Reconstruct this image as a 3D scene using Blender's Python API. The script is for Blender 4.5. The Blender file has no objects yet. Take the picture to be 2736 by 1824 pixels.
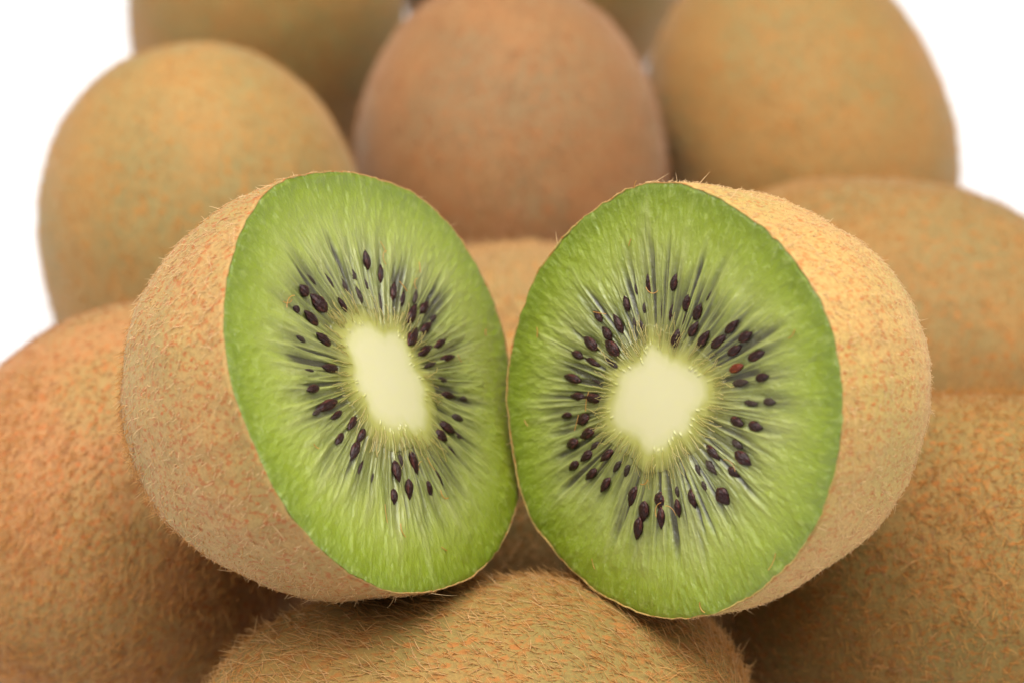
import bpy, math
import numpy as np
from mathutils import Matrix, Vector

# 1 Blender unit = 1 cm: a heap of kiwi fruits, each about 6 cm long, on a white studio sheet
S = bpy.context.scene
S.unit_settings.system = 'METRIC'
S.unit_settings.scale_length = 0.01
C = S.collection
rng = np.random.default_rng(7)

# ------------------------------------------------------------------ camera
PITCH = math.radians(35)
FWD = Vector((0, math.cos(PITCH), -math.sin(PITCH)))
UP = Vector((0, math.sin(PITCH), math.cos(PITCH)))
CAM = Vector((0, 0, 5.5)) - FWD * 33 + UP * 0.586
cam = bpy.data.objects.new('camera', bpy.data.cameras.new('camera'))
C.objects.link(cam)
S.camera = cam
M = Matrix.Identity(4)
for i in range(3):
    M[i][0] = (1, 0, 0)[i]; M[i][1] = UP[i]; M[i][2] = -FWD[i]; M[i][3] = CAM[i]
cam.matrix_world = M
cd = cam.data
cd.lens = 100; cd.sensor_width = 36; cd.clip_start = 1; cd.clip_end = 2000
cd.dof.use_dof = True
cd.dof.focus_distance = 30.6
cd.dof.aperture_fstop = 0.19           # f/19 of a 100 mm macro lens, in centimetre units

# ------------------------------------------------------------------ light: white studio, softboxes
W = bpy.data.worlds.new('World'); S.world = W; W.use_nodes = True
bg = W.node_tree.nodes['Background']
bg.inputs[0].default_value = (1, 0.985, 0.97, 1); bg.inputs[1].default_value = 0.06


def softbox(name, loc, target, sx, sy, power, col):
    l = bpy.data.lights.new(name, 'AREA'); l.shape = 'RECTANGLE'; l.size = sx; l.size_y = sy
    l.energy = power; l.color = col
    o = bpy.data.objects.new(name, l); C.objects.link(o); o.location = loc
    o.rotation_euler = (Vector(target) - Vector(loc)).to_track_quat('-Z', 'Y').to_euler()
    return o


softbox('softbox_overhead', (-5, -5, 80), (0, 3, 3), 80, 60, 146000, (1, .985, .96))
softbox('softbox_side', (60, -12, 48), (0, 1, 5), 40, 40, 32000, (1, .97, .93))
softbox('softbox_side', (-60, -16, 48), (0, 1, 5), 40, 40, 23500, (1, .98, .96))
S.view_settings.view_transform = 'Standard'
S.view_settings.look = 'None'
S.view_settings.exposure = 0.0
S.view_settings.gamma = 1.0
S.cycles.max_bounces = 8
S.cycles.diffuse_bounces = 2
S.cycles.sample_clamp_indirect = 6
S.cycles.use_denoising = True
S.cycles.denoising_input_passes = 'RGB_ALBEDO_NORMAL'
S.cycles.denoising_prefilter = 'ACCURATE'
S.cycles.use_adaptive_sampling = False
S.render.hair_type = 'STRAND'
S.cycles_curves.shape = 'RIBBONS'

# ------------------------------------------------------------------ helpers


def hash3(i, j, k, seed):
    with np.errstate(over='ignore'):
        h = (i.astype(np.uint32) * np.uint32(374761393) + j.astype(np.uint32) * np.uint32(668265263)
             + k.astype(np.uint32) * np.uint32(2147483647) + np.uint32(seed * 1013904223 & 0xffffffff))
        h = (h ^ (h >> np.uint32(13))) * np.uint32(1274126177)
        h = (h ^ (h >> np.uint32(15))) * np.uint32(2246822519)
        h = h ^ (h >> np.uint32(16))
    return h.astype(np.float64) / 4294967295.0


def noise(P, scale=1.0, seed=0):
    """value noise 0..1 at points P (n,3)"""
    P = np.asarray(P, float) * scale
    f = np.floor(P); t = P - f; t = t * t * t * (t * (t * 6 - 15) + 10); f = f.astype(np.int64)
    out = 0
    for a in (0, 1):
        for b in (0, 1):
            for c in (0, 1):
                w = (t[:, 0] if a else 1 - t[:, 0]) * (t[:, 1] if b else 1 - t[:, 1]) * (t[:, 2] if c else 1 - t[:, 2])
                out = out + w * hash3(f[:, 0] + a, f[:, 1] + b, f[:, 2] + c, seed)
    return out


def fbm(P, scale=1.0, seed=0, octs=3):
    s = 0; a = 1; n = 0
    for o in range(octs):
        s = s + a * noise(P, scale * 2 ** o, seed + o * 17); n += a; a *= .5
    return s / n


def sstep(a, b, x):
    t = np.clip((x - a) / (b - a), 0, 1)
    return t * t * (3 - 2 * t)


def mesh_obj(name, v, faces, mat, parent=None, smooth=True, attrs=None):
    me = bpy.data.meshes.new(name)
    v = np.asarray(v, np.float32)
    me.vertices.add(len(v)); me.vertices.foreach_set('co', v.ravel())
    fl = [len(f) for f in faces]
    if isinstance(faces, np.ndarray):
        tot = faces.size; starts = np.arange(0, tot, faces.shape[1]); flat = faces.ravel()
    else:
        flat = np.concatenate([np.asarray(f) for f in faces]); starts = np.concatenate([[0], np.cumsum(fl)[:-1]]); tot = len(flat)
    me.loops.add(tot); me.loops.foreach_set('vertex_index', flat.astype(np.int32))
    me.polygons.add(len(starts)); me.polygons.foreach_set('loop_start', starts.astype(np.int32))
    me.update(calc_edges=True); me.validate()
    if smooth:
        me.polygons.foreach_set('use_smooth', np.ones(len(me.polygons), bool))
    for k, a in (attrs or {}).items():
        if a.ndim == 1:
            at = me.attributes.new(k, 'FLOAT', 'POINT'); at.data.foreach_set('value', a.astype(np.float32))
        else:
            at = me.attributes.new(k, 'FLOAT_VECTOR', 'POINT'); at.data.foreach_set('vector', a.astype(np.float32).ravel())
    me.materials.append(mat)
    o = bpy.data.objects.new(name, me); C.objects.link(o)
    if parent: o.parent = parent
    return o


def thing(name, label, cat, mw, group=None):
    o = bpy.data.objects.new(name, None); C.objects.link(o)
    o.empty_display_size = .5
    o.matrix_world = mw; o['label'] = label; o['category'] = cat
    if group: o['group'] = group
    return o


class N:
    """small node builder"""
    def __init__(self, name):
        self.m = bpy.data.materials.new(name); self.m.use_nodes = True
        self.t = self.m.node_tree; self.t.nodes.clear()
        self.out = self.t.nodes.new('ShaderNodeOutputMaterial')

    def n(self, typ, **kw):
        nd = self.t.nodes.new('ShaderNode' + typ)
        for k, v in kw.items():
            if k.startswith('_'): setattr(nd, k[1:], v)
        for k, v in kw.items():
            if k.startswith('_'): continue
            k = {'Factor_': 'Factor'}.get(k, k.replace('__', ' '))
            self.set(nd.inputs[k], v)
        return nd

    def set(self, sock, v):
        if isinstance(v, bpy.types.NodeSocket): self.t.links.new(v, sock)
        else:
            if isinstance(v, tuple) and len(v) == 3 and sock.type == 'RGBA': v = v + (1,)
            sock.default_value = v

    def math(self, op, a, b=0.0, c=0.0, clamp=False):
        nd = self.t.nodes.new('ShaderNodeMath'); nd.operation = op; nd.use_clamp = clamp
        for s, v in zip(nd.inputs, (a, b, c)): self.set(s, v)
        return nd.outputs[0]

    def mix(self, f, a, b, blend='MIX'):
        nd = self.t.nodes.new('ShaderNodeMix'); nd.data_type = 'RGBA'; nd.blend_type = blend
        self.set(nd.inputs[0], f); self.set(nd.inputs[6], a); self.set(nd.inputs[7], b)
        return nd.outputs[2]

    def rng(self, v, a, b, c=0.0, d=1.0):
        nd = self.t.nodes.new('ShaderNodeMapRange'); nd.interpolation_type = 'SMOOTHSTEP'
        for s, x in zip(nd.inputs, (v, a, b, c, d)): self.set(s, x)
        return nd.outputs[0]

    def attr(self, name):
        nd = self.t.nodes.new('ShaderNodeAttribute'); nd.attribute_name = name
        return nd

    def noise(self, vec, scale, detail=2.0, rough=.5):
        nd = self.n('TexNoise', Scale=scale, Detail=detail, Roughness=rough)
        self.set(nd.inputs['Vector'], vec)
        return nd.outputs['Fac']

    def ramp(self, f, stops):
        nd = self.t.nodes.new('ShaderNodeValToRGB'); self.set(nd.inputs[0], f)
        e = nd.color_ramp.elements
        while len(e) < len(stops): e.new(.5)
        for x, (p, c) in zip(e, stops): x.position = p; x.color = tuple(c) + (1,)
        return nd.outputs[0]


# ------------------------------------------------------------------ materials


def skin_material(name, tan, olive, fleck, amount=.6, fleck_scale=8.0, sheen=.25, spot_size=.37):
    b = N(name)
    co = b.n('TexCoord').outputs['Object']
    mp = b.n('Mapping', Vector=co, Scale=(1, 1, .62)).outputs[0]
    blotch = b.noise(co, .75, 3, .55)
    col = b.mix(b.rng(blotch, .36, .64), tan, olive)
    fine = b.noise(co, 26, 3, .7)
    col = b.mix(b.rng(fine, .35, .7, 0, .5), col, tuple(x * .5 for x in tan))
    # flecks where the hairs are rooted
    vo = b.n('TexVoronoi', _feature='F1', Vector=mp, Scale=fleck_scale, Randomness=1.0)
    wob = b.math('MULTIPLY_ADD', b.noise(co, 30, 2), .34, vo.outputs['Distance'])
    spot = b.rng(wob, spot_size + .19, spot_size + .09)
    dens = b.rng(b.noise(co, 1.6, 3), .35, .62)
    some = b.rng(b.n('SeparateColor', Color=vo.outputs['Color']).outputs[0], .25, .45)
    k = b.math('MULTIPLY', b.math('MULTIPLY', spot, some), b.math('MULTIPLY_ADD', dens, amount * .6, amount * .4))
    col = b.mix(k, col, fleck)
    n2 = b.noise(mp, fleck_scale * 1.7, 4, .65)
    col = b.mix(b.rng(n2, .51, .62, 0, amount * .8), col, tuple(x * .9 for x in fleck))
    grain = b.math('ADD', b.math('MULTIPLY', fine, .6), b.math('MULTIPLY', b.noise(co, 9, 4, .6), .9))
    grain = b.math('ADD', grain, b.math('MULTIPLY', k, .35))
    bump = b.n('Bump', Strength=.55, Distance=.03, Height=grain)
    p = b.n('BsdfPrincipled', Base__Color=col, Roughness=.72, Normal=bump.outputs[0])
    p.inputs['Specular IOR Level'].default_value = .25
    p.inputs['Sheen Weight'].default_value = sheen
    p.inputs['Sheen Roughness'].default_value = .45
    p.inputs['Sheen Tint'].default_value = (1, .86, .7, 1)
    b.t.links.new(p.outputs[0], b.out.inputs[0])
    return b.m


def fuzz_material(name, root, tip):
    b = N(name)
    h = b.n('HairInfo')
    col = b.mix(h.outputs['Intercept'], root, tip)
    col = b.mix(b.math('MULTIPLY', h.outputs['Random'], .45), col, tuple(min(1, x * 1.55) for x in tip))
    d = b.n('BsdfDiffuse', Color=col)
    t = b.n('BsdfTranslucent', Color=col)
    m = b.n('MixShader'); m.inputs[0].default_value = .42
    b.t.links.new(d.outputs[0], m.inputs[1]); b.t.links.new(t.outputs[0], m.inputs[2])
    g = b.n('BsdfGlossy', Color=(.9, .8, .65), Roughness=.4)
    m2 = b.n('MixShader'); m2.inputs[0].default_value = .06
    b.t.links.new(m.outputs[0], m2.inputs[1]); b.t.links.new(g.outputs[0], m2.inputs[2])
    b.t.links.new(m2.outputs[0], b.out.inputs[0])
    return b.m


def flesh_material():
    b = N('kiwi_flesh')
    zone = b.attr('zone').outputs['Fac']; loc = b.attr('locule').outputs['Fac']
    fib = b.attr('fibre').outputs['Fac']; pol = b.attr('polar').outputs['Vector']
    co = b.n('TexCoord').outputs['Object']
    # cells stretched along the radius
    sx = b.n('SeparateXYZ', Vector=pol)
    v1 = b.n('CombineXYZ', X=b.math('MULTIPLY', sx.outputs[0], 34), Y=b.math('MULTIPLY', sx.outputs[1], 34), Z=b.math('MULTIPLY', sx.outputs[2], 7)).outputs[0]
    v2 = b.n('CombineXYZ', X=b.math('MULTIPLY', sx.outputs[0], 15), Y=b.math('MULTIPLY', sx.outputs[1], 15), Z=b.math('MULTIPLY', sx.outputs[2], 1.3)).outputs[0]
    cells = b.noise(v1, 1.0, 2, .55)
    streak = b.noise(v2, 1.0, 3, .6)
    soft = b.noise(co, 1.1, 2)
    zz = b.math('ADD', zone, b.math('MULTIPLY_ADD', streak, .16, -.08))
    zz = b.math('ADD', zz, b.math('MULTIPLY_ADD', soft, .16, -.08))
    zc = b.rng(zone, -.1, .25)
    zmix = b.n('Mix'); zmix.data_type = 'FLOAT'
    b.set(zmix.inputs[0], zc); b.set(zmix.inputs[2], zone); b.set(zmix.inputs[3], zz)
    f = b.math('MULTIPLY_ADD', zmix.outputs[0], .5, .5)
    P = lambda z: z * .5 + .5
    core_n = b.noise(co, 7, 3, .6)
    col = b.ramp(b.math('ADD', f, b.math('MULTIPLY_ADD', core_n, .05, -.025)), [(0.0, (0.58, 0.535, 0.322)), (P(-.35), (0.572, 0.528, 0.308)), (P(-.16), (0.527, 0.496, 0.253)), (P(.0), (0.369, 0.352, 0.096)),
                     (P(.12), (0.204, 0.202, 0.031)), (P(.30), (0.207, 0.234, 0.0423)), (P(.50), (0.275, 0.31, 0.0591)), (P(.66), (0.249, 0.294, 0.0366)),
                     (P(.84), (0.193, 0.247, 0.0113)), (P(.97), (0.135, 0.186, 0.00507))])
    outz = b.rng(zone, .45, .72)
    pale = b.math('MULTIPLY', b.rng(cells, .52, .70), b.math('MULTIPLY_ADD', outz, .34, .05))
    pale = b.math('MULTIPLY', pale, b.rng(zone, .06, .2))
    col = b.mix(pale, col, (0.312, 0.365, 0.0819))
    mid = b.math('MULTIPLY', b.rng(zone, .18, .4), b.rng(zone, .85, .55))
    col = b.mix(b.math('MULTIPLY', b.rng(streak, .5, .68), b.math('MULTIPLY', mid, .42)), col, (0.351, 0.384, 0.133))
    col = b.mix(b.math('MULTIPLY', b.rng(streak, .48, .32), b.math('MULTIPLY', mid, .35)), col, (0.179, 0.23, 0.039))
    col = b.mix(b.math('MULTIPLY', loc, .88, clamp=True), col, (0.0608, 0.0584, 0.0257))
    col = b.mix(b.rng(loc, .66, 1.0, 0, .48), col, (0.0312, 0.023, 0.0156))
    col = b.mix(b.math('MULTIPLY', fib, .44, clamp=True), col, (0.374, 0.369, 0.156))
    hgt = b.math('ADD', b.math('MULTIPLY', cells, 1.0), b.math('MULTIPLY', b.noise(co, 16, 3, .6), .5))
    hgt = b.math('MULTIPLY', hgt, b.rng(zone, -.02, .25, .0, 1))
    bump = b.n('Bump', Strength=.45, Distance=.03, Height=hgt)
    p = b.n('BsdfPrincipled', Base__Color=col, Roughness=.42, Normal=bump.outputs[0])
    p.inputs['Subsurface Weight'].default_value = .5
    p.inputs['Subsurface Radius'].default_value = (.8, .9, .25)
    p.inputs['Subsurface Scale'].default_value = .11
    p.inputs['Coat Weight'].default_value = .6
    p.inputs['Coat Roughness'].default_value = .07
    wet = b.math('ADD', hgt, b.math('MULTIPLY', b.noise(co, 38, 2), b.rng(zone, 0, .2, 0, .8)))
    bump2 = b.n('Bump', Strength=.9, Distance=.03, Height=wet)
    b.t.links.new(bump2.outputs[0], p.inputs['Coat Normal'])
    b.t.links.new(p.outputs[0], b.out.inputs[0])
    return b.m


def seed_material(name, dark, light):
    b = N(name)
    co = b.n('TexCoord').outputs['Object']
    oi = b.n('ObjectInfo').outputs['Random']
    nz = b.noise(b.n('VectorMath', _operation='ADD', Vector=co).outputs[0], 3.2, 3, .6)
    vo = b.n('TexVoronoi', _feature='F1', Vector=co, Scale=5.5)
    col = b.mix(b.rng(nz, .42, .72), dark, light)
    col = b.mix(b.math('MULTIPLY', oi, .5), col, dark)
    bump = b.n('Bump', Strength=.8, Distance=.02, Height=b.math('ADD', nz, vo.outputs['Distance']))
    p = b.n('BsdfPrincipled', Base__Color=col, Roughness=.45, Normal=bump.outputs[0])
    p.inputs['Specular IOR Level'].default_value = .22
    p.inputs['Coat Weight'].default_value = .14
    p.inputs['Coat Roughness'].default_value = .08
    b.t.links.new(p.outputs[0], b.out.inputs[0])
    return b.m


def sheet_material():
    b = N('white_sheet')
    co = b.n('TexCoord').outputs['Object']
    col = b.mix(b.noise(co, .08, 3), (.66, .648, .652), (.69, .682, .686))
    p = b.n('BsdfPrincipled', Base__Color=col, Roughness=.6)
    b.t.links.new(p.outputs[0], b.out.inputs[0])
    return b.m


# ------------------------------------------------------------------ setting: one seamless white sheet, curving up far behind
ys = np.concatenate([np.linspace(-150, 160, 32), 160 + 60 * np.sin(np.linspace(.1, math.pi / 2, 12))])
zs = np.concatenate([np.zeros(32), 60 - 60 * np.cos(np.linspace(.1, math.pi / 2, 12))])
ys = np.append(ys, 220.5); zs = np.append(zs, 190)
xs = np.linspace(-220, 220, 23)
gv = np.array([(x, y, z) for y, z in zip(ys, zs) for x in xs])
nx = len(xs)
gf = np.array([(j * nx + i, j * nx + i + 1, (j + 1) * nx + i + 1, (j + 1) * nx + i) for j in range(len(ys) - 1) for i in range(nx - 1)])
sheet = mesh_obj('tabletop', gv, gf, sheet_material())
sheet['kind'] = 'structure'
sheet['label'] = 'seamless white studio sheet under the heap of kiwis'

# ------------------------------------------------------------------ fuzz


def fuzz(parent, name, v, quads, density, length, width, lean, comb, mat, seed, dens=None, stray=0.0, npt=5):
    """short plant hairs rooted all over a surface: one hair-curves object"""
    r = np.random.default_rng(seed)
    t = np.concatenate([quads[:, [0, 1, 2]], quads[:, [0, 2, 3]]])
    a, b_, c_ = v[t[:, 0]], v[t[:, 1]], v[t[:, 2]]
    cr = np.cross(b_ - a, c_ - a); ar = np.linalg.norm(cr, axis=1) / 2
    n = int(ar.sum() * density)
    pick = r.choice(len(t), n, p=ar / ar.sum())
    u1 = np.sqrt(r.random(n)); u2 = r.random(n)
    p = a[pick] * (1 - u1)[:, None] + b_[pick] * (u1 * (1 - u2))[:, None] + c_[pick] * (u1 * u2)[:, None]
    nn = cr[pick] / (np.linalg.norm(cr[pick], axis=1)[:, None] + 1e-12)
    if dens is not None:
        k = r.random(n) < dens(p, nn)
        p, nn = p[k], nn[k]; n = len(p)
    comb = np.asarray(comb, float) if not callable(comb) else comb(p, nn)
    tg = np.broadcast_to(comb, p.shape) - (np.broadcast_to(comb, p.shape) * nn).sum(1)[:, None] * nn
    tg = tg + r.normal(0, .42, p.shape); tg -= (tg * nn).sum(1)[:, None] * nn
    tg /= np.linalg.norm(tg, axis=1)[:, None] + 1e-9
    le = np.clip(lean + r.normal(0, .22, n), .1, 1.5)
    if stray:
        s_ = r.random(n) < stray; le[s_] = r.uniform(.1, .7, s_.sum())
    L = r.uniform(length[0], length[1], n) * (.6 + .8 * noise(p, 1.3, seed))
    d0 = nn * np.cos(le)[:, None] + tg * np.sin(le)[:, None]
    bend = r.normal(0, .35, (n, 3)) + tg * .35
    ss = np.linspace(0, 1, npt)
    pts = p[:, None, :] - nn[:, None, :] * .004 + d0[:, None, :] * (ss[None, :, None] * L[:, None, None]) + bend[:, None, :] * ((ss ** 2)[None, :, None] * L[:, None, None] * .45)
    # keep every point outside the skin
    hgt = ((pts - p[:, None, :]) * nn[:, None, :]).sum(2)
    low = np.minimum(hgt - .012 * (ss[None] > 0), 0)
    pts = pts - nn[:, None, :] * low[:, :, None]
    rad = (width * (1 - .8 * ss ** 1.5))[None] * r.uniform(.6, 1.25, n)[:, None]
    hc = bpy.data.hair_curves.new(name); hc.add_curves([npt] * n)
    hc.attributes['position'].data.foreach_set('vector', pts.astype(np.float32).ravel())
    ra = hc.attributes.get('radius') or hc.attributes.new('radius', 'FLOAT', 'POINT')
    ra.data.foreach_set('value', rad.astype(np.float32).ravel())
    hc.materials.append(mat)
    o = bpy.data.objects.new(name, hc); C.objects.link(o); o.parent = parent; o['kind'] = 'stuff'
    return o


F_GOLD = fuzz_material('fuzz_gold', (0.359, 0.148, 0.0296), (0.53, 0.269, 0.0702))
F_PALE = fuzz_material('fuzz_pale', (0.359, 0.172, 0.0468), (0.562, 0.343, 0.133))
F_RUST = fuzz_material('fuzz_rust', (0.281, 0.101, 0.0351), (0.429, 0.203, 0.078))

# ------------------------------------------------------------------ whole kiwis


def axes_matrix(pos, az, el):
    w = Vector((math.cos(el) * math.cos(az), math.cos(el) * math.sin(az), math.sin(el)))
    u = Vector((0, 0, 1)).cross(w).normalized(); v = w.cross(u)
    m = Matrix.Identity(4)
    for i in range(3):
        m[i][0] = u[i]; m[i][1] = v[i]; m[i][2] = w[i]; m[i][3] = pos[i]
    return m


def kiwi_body(a, c, egg, seed, fat, nu=144, nv=84):
    th = np.linspace(0.0, math.pi, nv + 1)[1:-1]; ph = np.linspace(0, 2 * math.pi, nu, endpoint=False)
    T, PH = np.meshgrid(th, ph, indexing='ij'); T = T.ravel(); PH = PH.ravel()
    e = 2 / fat
    z = c * np.sign(np.cos(T)) * np.abs(np.cos(T)) ** e
    r = a * np.sin(T) ** e * (1 - egg * np.cos(T))
    v = np.stack([r * np.cos(PH), r * np.sin(PH), z], 1)
    v = np.concatenate([v, [[0, 0, c], [0, 0, -c]]])
    d = v / np.linalg.norm(v, axis=1)[:, None]
    v = v * (1 + .035 * (fbm(d, 1.5, seed, 2) - .5) + .010 * (noise(d, 6, seed + 5) - .5))[:, None]
    R_ = nv - 1
    q = []
    i = np.arange(nu); j = (i + 1) % nu
    for k in range(R_ - 1):
        q.append(np.stack([k * nu + i, (k + 1) * nu + i, (k + 1) * nu + j, k * nu + j], 1))
    q = np.concatenate(q)
    top, bot = len(v) - 2, len(v) - 1
    caps = [(top, int(x), int(y)) for x, y in zip(i, j)] + [(bot, int((R_ - 1) * nu + y), int((R_ - 1) * nu + x)) for x, y in zip(i, j)]
    return v, q, caps


def whole_kiwi(pos, az, el, a, c, egg, label, mat, fz, seed, fat=2.1):
    m = axes_matrix(pos, math.radians(az), math.radians(el))
    t = thing('kiwi_fruit', label, 'kiwi', m, 'whole kiwis heaped on the white sheet')
    v, q, caps = kiwi_body(a, c, egg, seed, fat)
    mesh_obj('skin', v, list(map(tuple, q.tolist())) + caps, mat, t)
    for k, f in enumerate(fz):
        fuzz(t, 'fuzz', v, q, seed=seed * 10 + k, **f)
    return t


TAN = (.44, .255, .098); OLIVE = (.33, .235, .095); FLECK = (.42, .175, .055)
M1 = skin_material('skin_golden', (0.335, 0.197, 0.0608), (0.257, 0.195, 0.0686), (0.413, 0.156, 0.0203), .85, 9.0, .18, .30)
M4 = skin_material('skin_bronze', (0.3, 0.168, 0.0484), (0.234, 0.164, 0.053), (0.367, 0.129, 0.0172), .85, 9.0, .18, .30)
M2 = skin_material('skin_amber', (0.289, 0.16, 0.0452), (0.226, 0.168, 0.053), (0.335, 0.121, 0.0172), .85, 9.0, .18, .30)
M3 = skin_material('skin_russet', (0.289, 0.139, 0.0484), (0.226, 0.14, 0.0593), (0.312, 0.101, 0.0218), .8, 9.0, .28, .30)
M5 = skin_material('skin_brown', (0.296, 0.164, 0.0468), (0.234, 0.164, 0.0562), (0.359, 0.125, 0.0187), .85, 9.0, .18, .30)
M6 = skin_material('skin_olive', (0.296, 0.172, 0.0468), (0.242, 0.168, 0.0484), (0.39, 0.129, 0.0187), .8, 9.0, .12, .27)
M7 = skin_material('skin_pinkish', (0.398, 0.191, 0.0679), (0.328, 0.207, 0.0663), (0.421, 0.109, 0.0172), .8, 9.5, .12, .24)
M8 = skin_material('skin_olive_furry', (0.281, 0.164, 0.0421), (0.218, 0.152, 0.039), (0.343, 0.113, 0.0203), .75, 6.5, .06, .29)
short = lambda comb, d=130, m=F_GOLD, L=(.05, .11), w=.0036: dict(density=d, length=L, width=w, lean=1.1, comb=comb, mat=m)
whole_kiwi((-4.4, 7.4, 2.83), 107, 78, 2.33, 2.82, .01, 'golden brown egg-shaped kiwi standing on end behind the half with the slanted core', M1, [short((0, 0, 1))], 11)
whole_kiwi((-3.93, 13.55, 2.96), -88, 84, 2.19, 2.96, 0, 'blurred amber kiwi at the back behind the egg-shaped golden one', M2, [short((0, 0, 1))], 12)
whole_kiwi((-.04, 9.73, 2.88), 98, 67, 2.31, 2.6, .10, 'reddish brown kiwi standing in the middle above the gap between the halves', M3, [short((0, 0, -1), 160, F_RUST), dict(density=160, length=(.08, .2), width=.004, lean=.7, comb=(0, 0, -1), mat=F_RUST, dens=lambda p, n: sstep(1.2, -1.8, p[:, 2]) * .8)], 13)
whole_kiwi((4.45, 10.95, 2.54), 118, 38, 2.25, 2.83, 0, 'large golden kiwi leaning beside the dark speck on the white sheet', M4, [short((0, 0, 1))], 14)
whole_kiwi((5.07, 5.4, 2.35), -23, 7, 2.33, 3.15, 0, 'brown kiwi lying across behind the half with the round core', M5, [short((-1, 0, .2), 170, F_GOLD, (.07, .15))], 15)
whole_kiwi((5.68, .0, 2.49), -14, 11, 2.43, 3.44, 0, 'furry olive brown kiwi lying low under the half with the round core', M6, [dict(density=190, length=(.08, .2), width=.0046, lean=.95, comb=(-.6, .5, .3), mat=F_GOLD, stray=.2), short((1, 0, 0), 120, F_RUST)], 16)
whole_kiwi((-4.72, 1.54, 2.51), 61, 5, 2.51, 2.91, 0, 'pinkish brown kiwi with rusty specks under the half with the slanted core', M7, [short((0, 0, -1), 160, F_RUST, (.04, .09), .004), dict(density=320, length=(.08, .2), width=.0045, lean=.8, comb=(0, 0, -1), mat=F_GOLD, dens=lambda p, n: sstep(.2, -2.4, p[:, 2]))], 17)
whole_kiwi((-.39, -3.22, 2.35), 4, 3, 2.32, 3.22, 0, 'long-haired kiwi lying crosswise at the front below both cut halves', M8, [dict(density=95, length=(.11, .21), width=.0060, lean=1.1, comb=(.3, .8, -.9), mat=F_PALE, stray=.04), dict(density=100, length=(.09, .17), width=.0044, lean=1.2, comb=(.3, .8, -.9), mat=F_GOLD), dict(density=60, length=(.06, .12), width=.0040, lean=1.1, comb=(.3, .5, -1), mat=F_GOLD), dict(density=260, length=(.08, .17), width=.0042, lean=1.0, comb=(0, 0, 1), mat=F_GOLD, dens=lambda p, n: sstep(1.6, 3.0, p[:, 2]))], 18, 2.7)
whole_kiwi((.05, 3.7, 2.2), 84, -4, 2.18, 3.0, 0, 'pale fuzzy kiwi glimpsed in the gap between the two cut halves', M1, [dict(density=330, length=(.1, .22), width=.0042, lean=.8, comb=(.3, 0, 1), mat=F_PALE)], 19)
whole_kiwi((.5, 16.4, 2.8), -87, 74, 2.47, 2.85, 0, 'farthest kiwi, only its dark underside showing above the reddish middle one', M2, [short((0, 0, 1))], 20)

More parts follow.
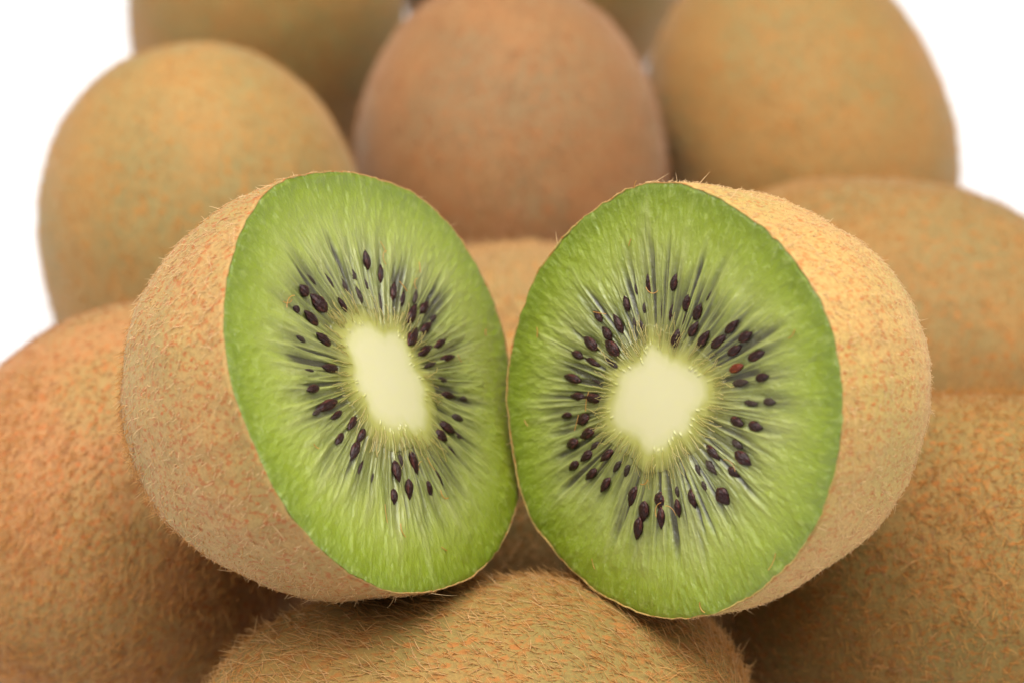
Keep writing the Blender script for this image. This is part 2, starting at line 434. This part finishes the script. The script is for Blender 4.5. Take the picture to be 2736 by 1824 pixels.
# ------------------------------------------------------------------ cut halves
HALF_A = dict(pos=(-1.362, -1.516, 6.812),n=(0.7982, -0.3153, 0.5132),c=3.066,p=1.988,shear=(-0.013,0.037),mid=(-0.042, 0.006),
 out=[(2.4605,0),(-0.063,0.0313),(0.0271,-0.061),(0.0439,0.0302),(0.0387,0.023),(0.0225,-0.0092),(-0.0051,-0.0083),(-0.0104,-0.0105),(-0.0049,0.0022),(-0.0095,0.0055),(-0.0006,0.0027),(0.0019,0.0014),(0.0018,-0.002),(0.0002,0.0021)],
 core=[(0.6449,0),(-0.0037,-0.0233),(-0.0729,-0.0294),(0.006,-0.0083),(0.0284,0.0426),(0.0103,0.012),(-0.0177,-0.0033),(0.0023,0.0182),(-0.0083,0.011),(0.0012,-0.0136)],
 seeds=[(0.768,1.072,0.949,0.203,0.128,1),(0.871,0.82,0.756,0.203,0.094,0.6),(0.897,0.569,0.565,0.217,0.098,0.8),(0.973,0.417,0.405,0.197,0.089,0.6),(1.201,0.308,0.251,0.215,0.079,0.5),(0.22,1.091,1.372,0.208,0.086,0.5),(0.447,1.068,1.175,0.138,0.074,0.3),(0.341,0.869,1.197,0.197,0.087,0.5),(0.014,1.269,1.56,0.193,0.058,0.4),(-0.211,1.435,1.717,0.158,0.044,0.4),(-0.446,1.43,1.873,0.155,0.143,1),(-0.349,1.203,1.853,0.266,0.187,1),(-0.703,1.354,2.049,0.095,0.101,0.8),(-0.584,1.16,2.037,0.263,0.136,1),(-0.014,0.964,1.585,0.185,0.084,0.6),(0.619,0.619,0.785,0.231,0.06,0.4),(0.961,0.209,0.214,0.286,0.137,1),(1.231,0.127,0.103,0.22,0.131,0.8),(1.289,-0.048,-0.037,0.143,0.073,0.3),(1.061,-0.042,-0.04,0.236,0.118,0.8),(0.77,0.035,0.046,0.297,0.152,1),(1.139,-0.302,-0.259,0.237,0.096,0.9),(0.836,-0.202,-0.237,0.289,0.109,0.7),(1.119,-0.49,-0.413,0.257,0.086,1),(0.764,-0.354,-0.434,0.245,0.061,0.4),(0.861,-0.62,-0.624,0.204,0.067,0.3),(0.8,-0.793,-0.781,0.229,0.097,0.8),(1.013,-0.984,-0.771,0.146,0.072,0.2),(0.714,-1.05,-0.974,0.172,0.099,0.5),(0.459,-1.013,-1.145,0.233,0.137,1),(0.277,-1,-1.3,0.179,0.142,1),(0.568,-1.208,-1.131,0.158,0.068,0.4),(0.323,-1.234,-1.315,0.143,0.052,0.4),(-0.135,-1.287,-1.675,0.188,0.061,0.6),(-0.399,-1.272,-1.875,0.2,0.088,0.6),(-0.386,-0.908,-1.973,0.247,0.114,0.9),(-0.529,-0.769,-2.173,0.159,0.073,0.5),(-0.728,-0.783,-2.32,0.231,0.137,1),(-0.701,-1.041,-2.164,0.207,0.126,1),(-0.969,-0.946,-2.368,0.161,0.109,0.9),(-1.204,-0.411,-2.812,0.222,0.041,0.6),(-1.081,-0.596,-2.638,0.131,0.037,0.5),(-0.898,-0.179,-2.945,0.19,0.105,1),(-1.135,-0.218,-2.952,0.251,0.126,1),(-0.915,0.002,3.139,0.238,0.104,1),(-1.215,0.006,3.137,0.194,0.098,0.9),(-1.061,0.211,2.945,0.212,0.085,0.8),(-1.134,0.381,2.818,0.342,0.129,0.8),(-1.314,0.421,2.832,0.154,0.07,0.5),(-1.182,0.634,2.649,0.217,0.101,0.7),(-0.746,0.616,2.451,0.269,0.111,1),(-1.053,0.793,2.496,0.149,0.042,0.3),(-0.609,0.897,2.167,0.258,0.123,0.9),(-0.89,1.093,2.254,0.159,0.076,0.4),(0.556,0.878,1.006,0.121,0.047,0.3)])
HALF_B = dict(pos=(1.575, -2.042, 6.908),n=(-0.7435, -0.5837, 0.3262),c=2.861,p=2.396,shear=(-0.042,-0.110),mid=(0.062, 0.003),
 out=[(2.4245,0),(0.0879,-0.0343),(0.0148,0.1257),(0.0196,0.014),(-0.0137,0.0078),(-0.0089,-0.0006),(0.0106,-0.0057),(0.0011,-0.0023),(-0.0041,0.0032),(0.0063,0.0002),(-0.0032,-0.0032),(0.0018,0.0013),(0.0007,-0.0035),(-0.0021,-0.0012)],
 core=[(0.6162,0),(-0.0194,-0.044),(0.0067,0.0991),(0.0031,0.0172),(-0.0349,0.0327),(-0.0043,-0.0169),(0.0058,-0.0207),(-0.0195,-0.0083),(0.0067,-0.0059),(0.0042,-0.0074)],
 seeds=[(-0.278,1.241,1.792,0.177,0.108,1),(-0.629,1.05,2.111,0.195,0.094,0.7),(-0.789,0.922,2.279,0.138,0.05,0.4),(-0.851,0.709,2.447,0.183,0.1,0.9),(-0.872,0.453,2.663,0.224,0.12,0.9),(-1.198,0.382,2.833,0.164,0.096,0.8),(-1.005,0.27,2.879,0.189,0.131,0.9),(-0.844,0.174,2.938,0.234,0.17,1),(-1.166,0.066,3.085,0.225,0.149,1),(-1.332,-0.16,-3.022,0.189,0.107,0.9),(-1.095,-0.124,-3.029,0.226,0.093,0.7),(-0.808,0.008,3.132,0.201,0.072,0.5),(-1.306,-0.443,-2.814,0.242,0.123,1),(-0.949,-0.3,-2.835,0.169,0.051,0.3),(-1.153,-0.588,-2.67,0.217,0.105,0.9),(-0.92,-0.489,-2.653,0.25,0.133,1),(-1.214,-0.86,-2.525,0.172,0.081,0.8),(-0.977,-0.787,-2.464,0.228,0.146,1),(-0.845,-0.892,-2.329,0.251,0.132,1),(-1.006,-1.105,-2.31,0.212,0.134,1),(-0.754,-1.124,-2.162,0.191,0.115,0.8),(-0.887,-1.321,-2.162,0.182,0.106,0.8),(-0.691,-0.957,-2.196,0.164,0.09,0.3),(-0.47,-0.962,-2.025,0.205,0.106,0.8),(-0.302,-1.007,-1.863,0.168,0.076,0.4),(-0.606,-1.272,-2.015,0.207,0.112,0.9),(-0.374,-1.279,-1.855,0.198,0.113,1),(-0.141,-0.986,-1.713,0.181,0.09,0.4),(0.053,-1.191,-1.527,0.235,0.136,0.9),(0.286,-1.239,-1.344,0.214,0.166,1),(0.294,-1.446,-1.37,0.237,0.139,1),(0.442,-1.023,-1.163,0.177,0.189,1),(0.543,-1.176,-1.138,0.216,0.122,1),(0.728,-0.952,-0.918,0.184,0.094,0.8),(0.628,-0.807,-0.91,0.116,0.066,0.4),(0.866,-0.758,-0.719,0.195,0.125,0.9),(1.249,-0.515,-0.391,0.195,0.199,1),(0.81,-0.44,-0.498,0.142,0.068,0.5),(0.675,-0.592,-0.72,0.118,0.054,0.3),(0.936,-0.158,-0.168,0.221,0.122,1),(0.975,-0.317,-0.314,0.19,0.111,0.5),(0.972,-0.549,-0.514,0.121,0.068,0.3),(1.276,-0.217,-0.168,0.164,0.121,0.7),(1.343,-0.01,-0.008,0.229,0.15,1),(1.198,0.077,0.065,0.165,0.098,0.5),(1.123,0.307,0.267,0.206,0.126,1),(1.366,0.383,0.273,0.189,0.121,0.7),(1.205,0.575,0.445,0.206,0.084,0.5),(1.44,0.71,0.458,0.178,0.095,0.4),(1.003,0.704,0.612,0.235,0.095,0.5),(1.26,0.902,0.621,0.192,0.103,0.6),(0.889,0.82,0.745,0.211,0.109,1.1),(1.087,1.066,0.776,0.239,0.117,0.7),(0.782,0.97,0.892,0.199,0.111,0.9),(0.877,1.177,0.931,0.207,0.112,1),(0.65,1.179,1.067,0.224,0.102,0.8),(0.546,0.956,1.052,0.227,0.111,0.8),(0.346,0.885,1.198,0.229,0.118,1),(0.182,0.916,1.375,0.184,0.11,1),(0.163,1.111,1.425,0.202,0.116,1),(-0.034,1.114,1.601,0.183,0.11,0.9),(-0.024,0.704,1.605,0.195,0.142,0.9),(-0.205,0.928,1.788,0.188,0.065,0.6),(0.235,1.349,1.399,0.149,0.035,0.4),(0.001,0.944,1.57,0.165,0.047,0.5),(-0.562,0.586,2.336,0.139,0.094,0.4),(-0.665,0.578,2.426,0.121,0.067,0.3),(-0.341,0.893,1.936,0.234,0.038,0.4),(-0.589,0.791,2.21,0.118,0.056,0.3)])
FLESH = flesh_material()
SEED = seed_material('seed_dark', (0.0203, 0.00546, 0.00546), (0.101, 0.0265, 0.0172))
SEED_DIM = seed_material('seed_veiled', (0.039, 0.0218, 0.0172), (0.0663, 0.0484, 0.0281))
SEED_RED = seed_material('seed_red', (0.109, 0.0172, 0.00624), (0.296, 0.0663, 0.0156))


def four(co, t):
    return sum(a * np.cos(k * t) + b * np.sin(k * t) for k, (a, b) in enumerate(co))


def seed_mesh(name, mat, seed):
    """teardrop, unit length 1 along x, unit width along y and z"""
    r = np.random.default_rng(seed)
    nu, nv = 12, 9
    v = []
    for i in range(1, nv):
        t = i / nv; x = .5 - t
        w = .5 * math.sin(math.pi * t ** .82) ** .85
        for j in range(nu):
            p = 2 * math.pi * j / nu
            k = 1 + r.normal(0, .05)
            v.append((x + r.normal(0, .008), w * k * math.cos(p), w * k * math.sin(p)))
    v += [(.5, 0, 0), (-.5, 0, 0)]
    f = []
    for i in range(nv - 2):
        for j in range(nu):
            f.append((i * nu + j, i * nu + (j + 1) % nu, (i + 1) * nu + (j + 1) % nu, (i + 1) * nu + j))
    for j in range(nu):
        f.append((len(v) - 2, (j + 1) % nu, j)); f.append((len(v) - 1, (nv - 2) * nu + j, (nv - 2) * nu + (j + 1) % nu))
    o = mesh_obj(name, v, f, mat)
    me = o.data; bpy.data.objects.remove(o)
    return me


SEEDS = [seed_mesh('seed', SEED, k) for k in range(4)]
SEEDS_DIM = [seed_mesh('seed', SEED_DIM, k + 20) for k in range(2)]
SEEDS_RED = [seed_mesh('seed', SEED_RED, 9)]


def hair_object(name, pts, rad, mat, parent):
    k, m = pts.shape[:2]
    hc = bpy.data.hair_curves.new(name); hc.add_curves([m] * k)
    hc.attributes['position'].data.foreach_set('vector', pts.astype(np.float32).ravel())
    rd = hc.attributes.get('radius') or hc.attributes.new('radius', 'FLOAT', 'POINT')
    rd.data.foreach_set('value', np.repeat(rad, m).astype(np.float32))
    hc.materials.append(mat)
    o = bpy.data.objects.new(name, hc); C.objects.link(o); o.parent = parent; o['kind'] = 'stuff'
    return o


def kiwi_half(D, label, skin_mat, fz, seed):
    n = Vector(D['n']).normalized(); u = Vector((0, 0, 1)).cross(n).normalized(); v = n.cross(u)
    mw = Matrix.Identity(4)
    for i in range(3):
        mw[i][0] = u[i]; mw[i][1] = v[i]; mw[i][2] = n[i]; mw[i][3] = D['pos'][i]
    T = thing('kiwi_half', label, 'kiwi half', mw, 'two halves of one cut kiwi')
    # --- skin: a bowl behind the cut, with its thin cut edge
    na, ns = 220, 70
    ph = np.linspace(0, 2 * math.pi, na, endpoint=False)
    r0 = four(D['out'], ph) + .016 * (noise(np.stack([np.cos(ph) * 7, np.sin(ph) * 7, 0 * ph], 1), 1, seed) - .5) + .030 * (noise(np.stack([np.cos(ph) * 24, np.sin(ph) * 26, 0 * ph], 1), 1, seed + 1) - .5)
    O = np.stack([r0 * np.cos(ph), r0 * np.sin(ph)], 1)
    mid = np.array(D['mid'])
    s = np.sin(np.linspace(0, math.pi / 2, ns)) ; s[-1] = .9995
    f = (1 - s ** D['p']) ** (1 / D['p'])
    rings = []
    for sk, fk in zip(s, f):
        xy = mid + (O - mid) * fk + np.array(D['shear']) * sk ** 2
        rings.append(np.column_stack([xy, np.full(na, -sk * D['c'])]))
    R_ = np.array(rings)
    d = R_.reshape(-1, 3).copy()
    wob = (fbm(d, .55, seed, 3) - .5) * .22 + (noise(d, 3.2, seed + 3) - .5) * .02
    fade = np.repeat(sstep(0, .22, s), na)
    cen = np.array([mid[0], mid[1], -.3])
    dirn = d - cen; dirn /= np.linalg.norm(dirn, axis=1)[:, None]
    R_ = (d + dirn * (wob * fade)[:, None]).reshape(ns, na, 3)
    inner = np.column_stack([O * ((r0 - .015) / r0)[:, None], np.full(na, -.012)])
    V = np.concatenate([inner[None], R_], 0).reshape(-1, 3)
    apex = V[-na:].mean(0); V = np.concatenate([V, [apex]])
    i = np.arange(na); j = (i + 1) % na
    q = np.concatenate([np.stack([k * na + i, (k + 1) * na + i, (k + 1) * na + j, k * na + j], 1) for k in range(ns)])
    caps = [(len(V) - 1, int(ns * na + b_), int(ns * na + a_)) for a_, b_ in zip(i, j)]
    mesh_obj('skin', V, list(map(tuple, q.tolist())) + caps, skin_mat, T)
    for k, fzk in enumerate(fz):
        fuzz(T, 'fuzz', V, q[na:], seed=seed * 10 + k, **fzk)
    # --- flesh and core: one polar surface, split at the core's edge
    NA = 840
    ph = np.linspace(0, 2 * math.pi, NA, endpoint=False)
    Rr = np.interp(ph, np.linspace(0, 2 * math.pi, na + 1), np.append(r0, r0[0])) - .012
    rc = four(D['core'], ph)
    ring3 = np.stack([np.cos(ph), np.sin(ph), 0 * ph], 1)
    rc = rc + .05 * (noise(ring3 * 7, 1, seed + 40) - .5) +   .015 * (noise(ring3 * 16, 1, seed + 41) - .5)
    zc = np.concatenate([np.linspace(-1, .1, 56)[1:], .1 + .9 * np.linspace(0, 1, 190)[1:]])
    cut = 54                                     # ring index of zone .1
    Z, PH = np.meshgrid(zc, ph, indexing='ij')
    RC = np.broadcast_to(rc, Z.shape); RR = np.broadcast_to(Rr, Z.shape)
    rad = np.where(Z < 0, (1 + Z) * RC, RC + Z * (RR - RC))
    X, Y = rad * np.cos(PH), rad * np.sin(PH)
    Zf, rf, pf, Xf, Yf = Z.ravel(), rad.ravel(), PH.ravel(), X.ravel(), Y.ravel()
    cs, sn = np.cos(pf), np.sin(pf)
    # pale radial walls between the seed chambers
    w1 = fbm(np.stack([cs * 13, sn * 13, rf * .5], 1), 1, seed + 50, 2)
    w2 = noise(np.stack([cs * 24, sn * 24, rf * .8], 1), 1, seed + 51)
    ridge = np.clip(1 - np.abs(2 * w1 - 1) * 4.2, 0, 1) ** 1.5
    ridge2 = np.clip(1 - np.abs(2 * w2 - 1) * 3.2, 0, 1) ** 1.6
    reach = .63 + .3 * (noise(np.stack([cs * 6, sn * 6, 0 * cs], 1), 1, seed + 52) - .5) + .22 * (noise(np.stack([cs * 17, sn * 17, 0 * cs], 1), 1, seed + 53) - .5)
    env = sstep(.02, .12, Zf) * (1 - sstep(reach - .26, reach, Zf))
    fib = (ridge * .75 + ridge2 * .45) * sstep(0, .08, Zf) * (1 - sstep(reach - .1, reach + .18, Zf)) * .85
    loc = env * (.52 + .42 * sstep(.42, .66, w1) * (1 - .5 * sstep(.3, .0, Zf)) + .25 * sstep(.55, .75, w2))
    loc *= sstep(.03, .15, Zf)
    for (sx, sy, ang, L, wd, vis) in D['seeds']:
        ca, sa = math.cos(ang), math.sin(ang)
        dx, dy = Xf - sx, Yf - sy
        near = np.abs(dx) + np.abs(dy) < .9
        al = dx[near] * ca + dy[near] * sa; ac = -dx[near] * sa + dy[near] * ca
        tail = np.where(al > 0, (.34 if vis < .85 else .22), .2)
        g = np.exp(-(al / (tail + L * .3)) ** 2 - (ac / (wd * .75 + .03)) ** 2)
        loc[near] = np.maximum(loc[near], g * (.85 if vis > .7 else .95))
    loc *= 1 - .75 * np.clip(fib, 0, 1)
    loc *= sstep(.0, .1, Zf)
    dots = np.zeros_like(Zf)
    r = np.random.default_rng(seed)
    for k in range(46):
        p0 = r.uniform(0, 2 * math.pi); kk = int(p0 / (2 * math.pi) * NA); r1 = rc[kk] + r.uniform(-.06, .02)
        g = ((Xf - r1 * math.cos(p0)) * -math.sin(p0) + (Yf - r1 * math.sin(p0)) * math.cos(p0))
        al = (Xf - r1 * math.cos(p0)) * math.cos(p0) + (Yf - r1 * math.sin(p0)) * math.sin(p0)
        dots = np.maximum(dots, np.exp(-(g / .011) ** 2 - (al / .022) ** 2))
    fib = np.maximum(fib, dots * .3)
    grain = fbm(np.stack([cs * 30, sn * 30, rf * 7], 1), 1, seed + 60, 2) - .5
    lump = fbm(np.stack([Xf, Yf, 0 * Xf], 1), 2.2, seed + 61, 2) - .5
    outer = sstep(.1, .5, Zf)
    H = .012 * fib * (1 - sstep(.7, 1, Zf)) - .028 * loc + (.008 * sstep(0, .15, Zf) + .010 * outer) * grain + .03 * lump * sstep(-.2, .3, Zf)
    H += dots * .008 - .008 * sstep(.965, 1.0, Zf) ** 2
    H *= 1 - .6 * (np.abs(Zf - .1) < .01)
    P = np.column_stack([Xf, Yf, H])
    at = dict(zone=Zf, locule=loc, fibre=fib, polar=np.column_stack([cs, sn, rf]))
    nr = len(zc)
    i = np.arange(NA); j = (i + 1) % NA

    def strip(a_, b_):
        return np.concatenate([np.stack([k * NA + i, (k + 1) * NA + i, (k + 1) * NA + j, k * NA + j], 1) for k in range(a_, b_)])
    # flesh
    o0 = cut * NA
    mesh_obj('flesh', P[o0:], strip(0, nr - 1 - cut), FLESH, T, attrs={k: a[o0:] for k, a in at.items()})
    Pc = np.concatenate([P[:(cut + 1) * NA], [[0, 0, 0]]])
    ac = {k: np.concatenate([a[:(cut + 1) * NA], a[:1] * (0 if k != 'zone' else 1)]) for k, a in at.items()}
    ac['zone'][-1] = -1
    mesh_obj('core', Pc, list(map(tuple, strip(0, cut).tolist())) + [(len(Pc) - 1, int(a_), int(b_)) for a_, b_ in zip(i, j)], FLESH, T, attrs=ac)
    # --- seeds, each one a part
    r = np.random.default_rng(seed + 5)
    for k, (sx, sy, ang, L, wd, vis) in enumerate(D['seeds']):
        red = vis > 1.05
        o = bpy.data.objects.new('seed', SEEDS_RED[0] if red else SEEDS_DIM[k % 2] if vis < .55 else SEEDS[k % 4]); C.objects.link(o)
        o.parent = T
        th = min(wd, .11) * .75
        o.scale = (L * 1.16, wd * .90, th)
        near = (Xf - sx) ** 2 + (Yf - sy) ** 2
        h = H[np.argmin(near)]
        o.location = (sx, sy, h + th * (-.22 + .42 * min(vis, 1)))
        o.rotation_euler = (r.normal(0, .15), r.normal(0, .10), ang + math.pi + r.normal(0, .05))
        if red: o['label'] = 'orange-red seed'
    # --- fine threads by which the seeds hang on the core
    th_n = 120
    p0 = r.uniform(0, 2 * math.pi, th_n); kk = (p0 / (2 * math.pi) * NA).astype(int)
    ra = rc[kk] + r.uniform(.0, .12, th_n); rb = ra + r.uniform(.1, .34, th_n); ss = np.linspace(0, 1, 6)
    rr_ = ra[:, None] + (rb - ra)[:, None] * ss; pp = p0[:, None] + r.normal(0, .035, th_n)[:, None] * ss ** 2 + r.normal(0, .008, (th_n, 6))
    pts = np.stack([rr_ * np.cos(pp), rr_ * np.sin(pp), .012 + .03 * np.sin(ss * math.pi)[None] * r.random(th_n)[:, None]], 2)
    hair_object('seed_threads', pts, r.uniform(.0022, .0045, th_n), THREAD, T)
    # --- a few loose skin hairs that stuck to the wet cut
    r = np.random.default_rng(seed + 9); k = 16
    p0 = r.uniform(0, 2 * math.pi, k); q0 = r.uniform(.9, 2.35, k); an = r.uniform(0, 2 * math.pi, k); ln = r.uniform(.08, .24, k)
    ss = np.linspace(0, 1, 7); cv = r.normal(0, 1.4, k)
    x = (q0 * np.cos(p0))[:, None] + np.cumsum(np.cos(an[:, None] + cv[:, None] * ss) * ln[:, None] / 6, 1)
    y = (q0 * np.sin(p0))[:, None] + np.cumsum(np.sin(an[:, None] + cv[:, None] * ss) * ln[:, None] / 6, 1)
    hair_object('loose_hairs', np.stack([x, y, np.full_like(x, .022)], 2), r.uniform(.003, .0055, k), F_GOLD, T)
    return T


F_STRAW = fuzz_material('fuzz_straw', (0.452, 0.265, 0.109), (0.655, 0.468, 0.25))
THREAD = fuzz_material('seed_thread', (0.374, 0.328, 0.101), (0.39, 0.312, 0.109))
ML = skin_material('skin_cut_olive', (0.437, 0.257, 0.0874), (0.359, 0.246, 0.078), (0.39, 0.0819, 0.0125), .8, 10.0, .1, .24)
MR = skin_material('skin_cut_yellow', (0.499, 0.304, 0.0975), (0.437, 0.308, 0.0858), (0.421, 0.105, 0.0156), .75, 10.0, .1, .22)
kiwi_half(HALF_A, 'cut kiwi half with a narrow slanted white core and furry olive skin', ML, [
    dict(density=130, length=(.04, .12), width=.0042, lean=1.38, comb=(0, -.6, -1), mat=F_STRAW, stray=.05, dens=lambda p, n: .25 + .75 * noise(p, 1.1, 3)),
    dict(density=450, length=(.06, .14), width=.0040, lean=.95, comb=(0, -.4, -1), mat=F_GOLD, dens=lambda p, n: sstep(-1.8, -2.9, p[:, 2])),
    dict(density=110, length=(.02, .05), width=.003, lean=1.0, comb=(0, -1, -.4), mat=F_GOLD),
    dict(density=30, length=(.1, .24), width=.0036, lean=1.0, comb=(1, 0, 0), mat=F_STRAW, dens=lambda p, n: .25 * sstep(-.5, -.05, p[:, 2]))], 31)
kiwi_half(HALF_B, 'cut kiwi half with a broad round white core and yellowish skin', MR, [
    dict(density=80, length=(.04, .11), width=.0040, lean=1.38, comb=(0, -.6, -1), mat=F_STRAW, stray=.05, dens=lambda p, n: .2 + .8 * noise(p, 1.1, 3)),
    dict(density=120, length=(.02, .05), width=.003, lean=1.0, comb=(0, -1, -.4), mat=F_STRAW),
    dict(density=14, length=(.1, .22), width=.0034, lean=.9, comb=(1, 0, 0), mat=F_STRAW, dens=lambda p, n: .4 * sstep(-.5, -.05, p[:, 2]))], 32)

# ------------------------------------------------------------------ a crumb on the sheet
r = np.random.default_rng(3)
v = []; nu = 9
for z_, k in ((0.004, .8), (.03, 1.0), (.055, .55)):
    for a_ in range(nu):
        t = 2 * math.pi * a_ / nu; q_ = k * r.uniform(.7, 1.25)
        v.append((.10 * q_ * math.cos(t), .075 * q_ * math.sin(t), z_ + r.uniform(0, .012)))
f = [tuple(range(nu))[::-1], tuple(range(2 * nu, 3 * nu))]
for k in range(2):
    for a_ in range(nu):
        f.append((k * nu + a_, k * nu + (a_ + 1) % nu, (k + 1) * nu + (a_ + 1) % nu, (k + 1) * nu + a_))
crumb = mesh_obj('skin_crumb', v, f, skin_material('crumb_brown', (.16, .10, .07), (.12, .09, .06), (.2, .1, .05)), smooth=False)
crumb.location = (7.94, 16.21, 0.0)
crumb['label'] = 'tiny dark crumb lying alone on the white sheet'; crumb['category'] = 'crumb'
